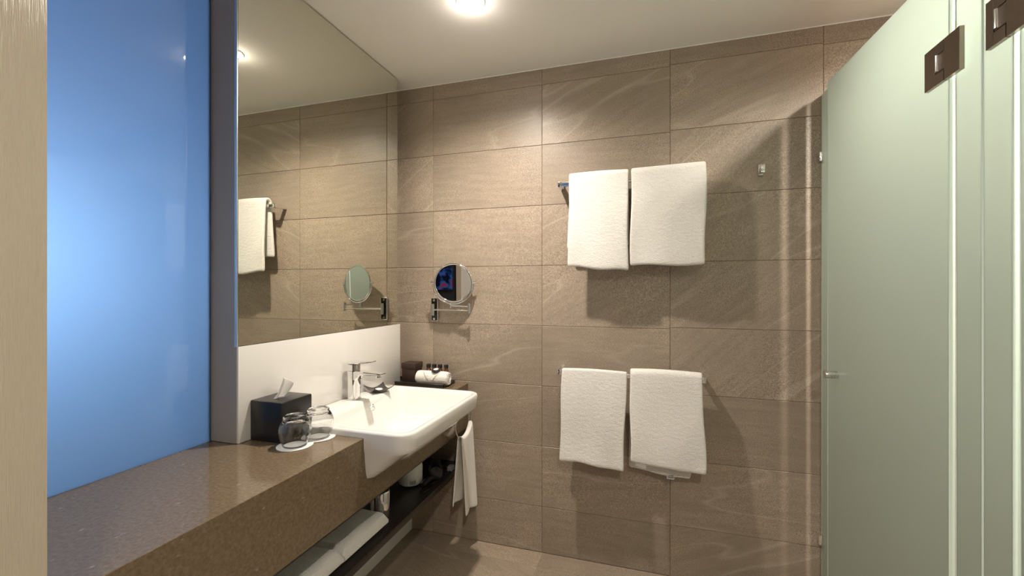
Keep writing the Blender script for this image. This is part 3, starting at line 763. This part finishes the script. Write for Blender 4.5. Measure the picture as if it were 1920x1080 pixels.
# ------------------------------------------------------------------ towel rails and towels
def rail(z, x0, x1, label):
    t = thing('towel_rail', label, 'towel rail', ((x0 + x1) / 2, 0, z), 'chrome towel rails on the tiled wall')
    obj('bar', bx((x0 + .008, -.0885, z - .0095), (x1 - .008, -.0715, z + .0095), .0015), M['chrome'], t)
    for xx in (x0, x1 - .018):
        br = obj('bracket', bx((xx, -.090, z - .0125), (xx + .018, .0002, z + .0125), .0015), M['chrome'], t)
    return t
rail(1.803, .697, 1.336, 'upper chrome towel rail on the tiled wall')
rail(.920, .697, 1.341, 'lower chrome towel rail on the tiled wall')
ZB = 1.8135
def e1(u, w_, fr):
    if fr < 0: return (u - .5) * .02 * w_ - .008 * w_
    return .004 * math.sin(w_ * 5 + u * 2) * w_
drape('bath_towel', 'narrower white towel folded over the left of the upper rail', 'white towels on the rails', (.752, 1.020),
      lambda u: 1.412 - .022 * u + .004 * math.sin(u * 9), lambda u: 1.50 + .01 * u, lambda u: 1.836 + .004 * math.sin(u * 3), -.080, .016, .004, M['terry'], .016, 11, rbar=.012, edge=e1)
drape('bath_towel', 'wider white towel folded over the right of the upper rail', 'white towels on the rails', (1.031, 1.340),
      lambda u: 1.413 + .004 * math.sin(u * 7), lambda u: 1.47 - .01 * u, lambda u: 1.838 + .006 * u, -.080, .014, .004, M['terry'], .017, 23, rbar=.012, edge=lambda u, w_, fr: -.004 * w_ + .003 * math.sin(w_ * 6))
drape('bath_towel', 'narrower white towel over the left of the lower rail, hem slanting right', 'white towels on the rails', (.716, 1.014),
      lambda u: .512 - .020 * max(0, u - .3) + .004 * math.sin(u * 6), lambda u: .540 - .02 * u, lambda u: .938 + .004 * math.sin(u * 3.2 + .2), -.080, .030, .004, M['terry'], .014, 37,
      edge=lambda u, w_, fr: (-.006 - .010 * u) * w_ + .005 * math.sin(w_ * 7) * (u - .5))
t4 = drape('bath_towel', 'wider white towel over the right of the lower rail with a care label', 'white towels on the rails', (1.027, 1.325),
      lambda u: .552 - .014 * math.sin(u * 3) - .036 * max(0, u - .5) * 1.2, lambda u: .500 - .022 * min(1, u * 1.6), lambda u: .938 + .005 * math.sin(u * 3 + .3), -.080, .026, .0, M['terry'], .014, 53,
      edge=lambda u, w_, fr: (.012 * u - .006 * math.sin(w_ * 6)) * w_ if fr > 0 else (-.10 * max(0, u - .55) - .008 * (1 - u)) * w_ * w_)
lab = obj('care_label', bx((1.182, -.068, .470), (1.214, -.0665, .500), .0004), M['tag'], t4, False)
lab['label'] = 'grey printed care label'
bm = bmesh.new()
for k, (a, b) in enumerate(((.004, .022), (.002, .026), (.004, .028))):
    box(bm, (1.184 + a, -.0690, .4925 - k * .0075), (1.184 + b, -.0682, .4950 - k * .0075))
obj('print_lines', bm, M['ink'], lab, False)

# robe hook
hk = thing('robe_hook', 'small chrome robe hook on the tiled wall right of the towels', 'hook', (1.566, 0, 1.82))
obj('plate', bx((1.556, -.008, 1.800), (1.576, .0, 1.846), .001), M['satin_steel'], hk)
obj('peg', bx((1.5575, -.045, 1.803), (1.5745, -.008, 1.813), .002), M['chrome'], hk)
obj('peg_tip', bx((1.5575, -.045, 1.8125), (1.5745, -.039, 1.838), .002), M['satin_steel'], hk)

# ------------------------------------------------------------------ shaving mirror
mr = thing('magnifying_mirror', 'round chrome magnifying mirror on a folding arm fixed to the tiled wall', 'mirror', (0.012, 0, 1.20))
obj('wall_plate', bx((-.009, -.012, 1.137), (.033, -.0002, 1.265), .005, 3), M['chrome'], mr)
pl = bpy.data.objects['wall_plate']
obj('face_plate', bx((-.004, -.0135, 1.142), (.028, -.0118, 1.260), .0006), M['black_plastic'], pl)
for z in (1.152, 1.250):
    bm = bmesh.new(); lathe(bm, [(.006, -.0168), (.0068, -.0155), (.0068, -.0134)], (.012, 0, z), 'Y', 16); obj('screw', bm, M['chrome'], pl)
bm = bmesh.new(); tube(bm, [(.012, -.028, 1.170), (.012, -.028, 1.232)], .0085, 16); box(bm, (.004, -.026, 1.176), (.020, -.0132, 1.226), .001, 1); obj('pivot', bm, M['chrome'], mr)
PX = .232
bm = bmesh.new(); tube(bm, [(.012, -.030, 1.201), (PX, -.060, 1.201)], .0048, 12); obj('arm', bm, M['chrome'], mr)
bm = bmesh.new(); tube(bm, [(PX, -.060, 1.188), (PX, -.060, 1.236)], .0068, 14); obj('pivot', bm, M['chrome'], mr)
bm = bmesh.new(); tube(bm, [(PX, -.060, 1.223), (.128, -.060, 1.226)], .0045, 12); obj('arm', bm, M['chrome'], mr)
bm = bmesh.new(); tube(bm, [(.128, -.060, 1.212), (.128, -.060, 1.242)], .0068, 14); obj('pivot', bm, M['chrome'], mr)
DC = Vector((.146, -.062, 1.343)); DR = .097
rotd = Matrix.Translation(DC) @ Matrix.Rotation(R(11), 4, 'Z') @ Matrix.Rotation(R(1), 4, 'X')
bm = bmesh.new(); tube(bm, [(DR * math.cos(a), 0, DR * math.sin(a)) for a in [2 * math.pi * k / 64 for k in range(64)]], .005, 10, True)
lathe(bm, [(DR - .004, .0045), (.06, .008), (.01, .009)], (0, 0, 0), 'Y', 48, True, True); bm.transform(rotd); fr = obj('mirror_frame', bm, M['chrome'], mr)
bm = bmesh.new(); lathe(bm, [(DR - .003, -.0012), (DR - .003, -.0025)], (0, 0, 0), 'Y', 64); bm.transform(rotd); obj('mirror_glass', bm, M['mirror_round'], fr, False)
bm = bmesh.new(); yk = DR + .011
pts = [(yk * math.cos(a), 0.0, yk * math.sin(a)) for a in [math.pi + .05 + (math.pi - .1) * k / 40 for k in range(41)]]
tube(bm, pts, .0042, 10)
for s_ in (-1, 1): tube(bm, [(s_ * (DR + .001), 0, .003), (s_ * (yk + .012), 0, .003)], .0042, 10)
bm.transform(Matrix.Translation(DC) @ Matrix.Rotation(R(11), 4, 'Z')); obj('yoke', bm, M['chrome'], mr)

# ------------------------------------------------------------------ frosted glass shower front
def plate_between(p0, p1, z0, z1, th, bev=.0):
    """upright sheet whose room face runs from p0 to p1 (x,y)"""
    d = Vector((p1[0] - p0[0], p1[1] - p0[1], 0)); L = d.length; d.normalize(); nrm = Vector((-d.y, d.x, 0))
    if nrm.x < 0: nrm = -nrm
    bm = bmesh.new(); box(bm, (0, 0, z0), (L, th, z1), bev, 1)
    bm.transform(Matrix(((d.x, nrm.x, 0, p0[0]), (d.y, nrm.y, 0, p0[1]), (0, 0, 1, 0), (0, 0, 0, 1)))); return bm, d, nrm
def glass_leaf(root, p0, p1, z1, name='glass_pane', edge0=True, edge1=True):
    bm, d, n_ = plate_between(p0, p1, .012, z1, .010)
    g = obj(name, bm, M['frost'], root, False)
    for flag, p, s_ in ((edge0, p0, 1), (edge1, p1, -1)):
        if flag:
            q = (p[0] - d.x * .0006 * s_ - n_.x * .0004, p[1] - d.y * .0006 * s_ - n_.y * .0004); q2 = (q[0] + d.x * .0030 * s_, q[1] + d.y * .0030 * s_)
            bm, _, _ = plate_between(q, q2, .0118, z1 + .0004, .0108); obj('polished_edge', bm, M['glass_edge'], g, False)
    return g, d, n_
ZG = 2.117
sc1 = thing('glass_screen', 'narrow frosted glass strip clipped to the tiled wall by the shower', 'glass panel', (1.792, -.06, .0))
glass_leaf(sc1, (1.792, -.004), (1.792, -.120), ZG)
for z in (1.858, .275):
    obj('wall_clip', bx((1.777, -.024, z - .020), (1.8085, -.0005, z + .020), .003), M['chrome'], sc1)
dr = thing('shower_door', 'frosted green glass shower door with round knob, standing slightly ajar', 'shower door', (1.7985, -.795, 0))
P0, P1 = (1.771, -.129), (1.7985, -.792)
g, d, nr = glass_leaf(dr, P0, P1, ZG)
kc = Vector((P0[0], P0[1], .992)) + d * .080
bm = bmesh.new(); mk = Matrix(((d.x, -nr.x, 0, kc.x), (d.y, -nr.y, 0, kc.y), (0, 0, 1, kc.z), (0, 0, 0, 1)))
lathe(bm, [(.0140, .0), (.0140, .012), (.0125, .0125), (.0125, .0150), (.0140, .0155), (.0140, .022), (.0125, .0225), (.0125, .0250), (.0140, .0255), (.0140, .040), (.0130, .042)], (0, 0, 0), 'Y', 28)
bm.transform(mk); obj('knob', bm, M['satin_steel'], dr)
def hinge(parent, yj_, x, z0, z1, dl, dr_, name='hinge', notch=True):
    """glass-to-glass hinge: two plates either side of the joint at yj_; left leaf is notched, right leaf has the tongue"""
    t_ = .006; xa, xb = x - .010, x - .0005; h_ = z1 - z0
    bm = bmesh.new()
    ys = yj_ + .006
    box(bm, (xa, ys + .034, z0), (xb, yj_ + dl, z1), .0006, 1)
    box(bm, (xa, ys + .0015, z1 - h_ * .27), (xb, ys + .0342, z1), .0006, 1); box(bm, (xa, ys + .0015, z0), (xb, ys + .0342, z0 + h_ * .27), .0006, 1)
    obj('hinge_leaf', bm, M['bronze'], parent, False)
    bm = bmesh.new()
    box(bm, (xa, yj_ - dr_, z0), (xb, ys - .0012, z1), .0006, 1); box(bm, (xa, ys - .0012, z0 + h_ * .29), (xb, ys + .0305, z1 - h_ * .29), .0006, 1)
    lf = obj('hinge_leaf', bm, M['bronze'], parent, False)
    bm = bmesh.new(); box(bm, (xb, yj_ - dr_, z0), (x + .0004, yj_ + dl, z1)); obj('hinge_gasket', bm, M['glass_edge'], lf, False)
    bm = bmesh.new(); tube(bm, [(xa - .0008, ys + .022, z0 + h_ * .30), (xa - .0008, ys + .022, z1 - h_ * .30)], .0045, 10); obj('hinge_pin', bm, M['chrome'], lf)
XG = 1.800
sb = thing('glass_screen', 'narrow frosted glass panel right of the shower door hinge', 'glass panel', (XG, -.845, 0))
glass_leaf(sb, (XG + .004, -.804), (XG + .004, -.891), 2.38)
hinge(dr, -.797, XG - .003, 1.820, 1.920, .082, .050)
hinge(dr, -.797, XG - .003, .260, .360, .082, .050)
s2 = thing('shower_door', 'second frosted glass door, at the right edge beyond the narrow panel', 'shower door', (XG, -.94, 0))
glass_leaf(s2, (XG, -.899), (XG, -.983), 2.38)
s3 = thing('glass_screen', 'frosted glass panel at the far right edge of the view', 'glass panel', (XG, -1.2, 0))
glass_leaf(s3, (XG + .004, -.992), (XG + .004, -1.66), 2.38)
hinge(s3, -.986, XG - .001, 1.820, 1.920, .061, .066)
struct('wall_right_nib', bx((XG - .01, -1.80, 0), (XG + .10, -1.661, ZC)), M['white_wall'])
struct('wall_cubicle', bx((XG + .11, -1.80, 0), (XR, -1.72, ZC)), M['plain_tile'])

# ------------------------------------------------------------------ ceiling downlights, bedroom screen
labs = ['round recessed downlight in the ceiling above the basin', 'round recessed downlight above the shower behind the glass',
        'round downlight added above the second cubicle to brighten the glass', 'round downlight added behind the camera as fill light', 'round downlight added as fill for the pale rear wall']
for (x, y), lb in zip(LAMPS, labs):  # the added fill lights get a fitting here too
    dl = thing('downlight', lb, 'ceiling light', (x, y, ZC), 'recessed ceiling downlights')
    bm = bmesh.new(); lathe(bm, [(.043, ZC - .0005), (.044, ZC - .004), (.054, ZC - .004), (.056, ZC - .0005)], (x, y, 0), 'Z', 32, False, False); obj('trim_ring', bm, M['white_wall'], dl)
    bm = bmesh.new(); lathe(bm, [(.043, ZC - .0012), (.043, ZC - .0006)], (x, y, 0), 'Z', 32); obj('lamp', bm, M['lamp_on'], dl)
tv = thing('television', 'flat television on the dark bedroom wall, seen in the round mirror', 'television', (-0.5, YR, 1.12))
obj('frame', bx((-.80, YR + .002, 1.12), (-.11, YR + .04, 1.49), .004), M['black_plastic'], tv)
obj('screen', bx((-.79, YR + .0405, 1.13), (-.12, YR + .042, 1.48)), M['screen'], tv)
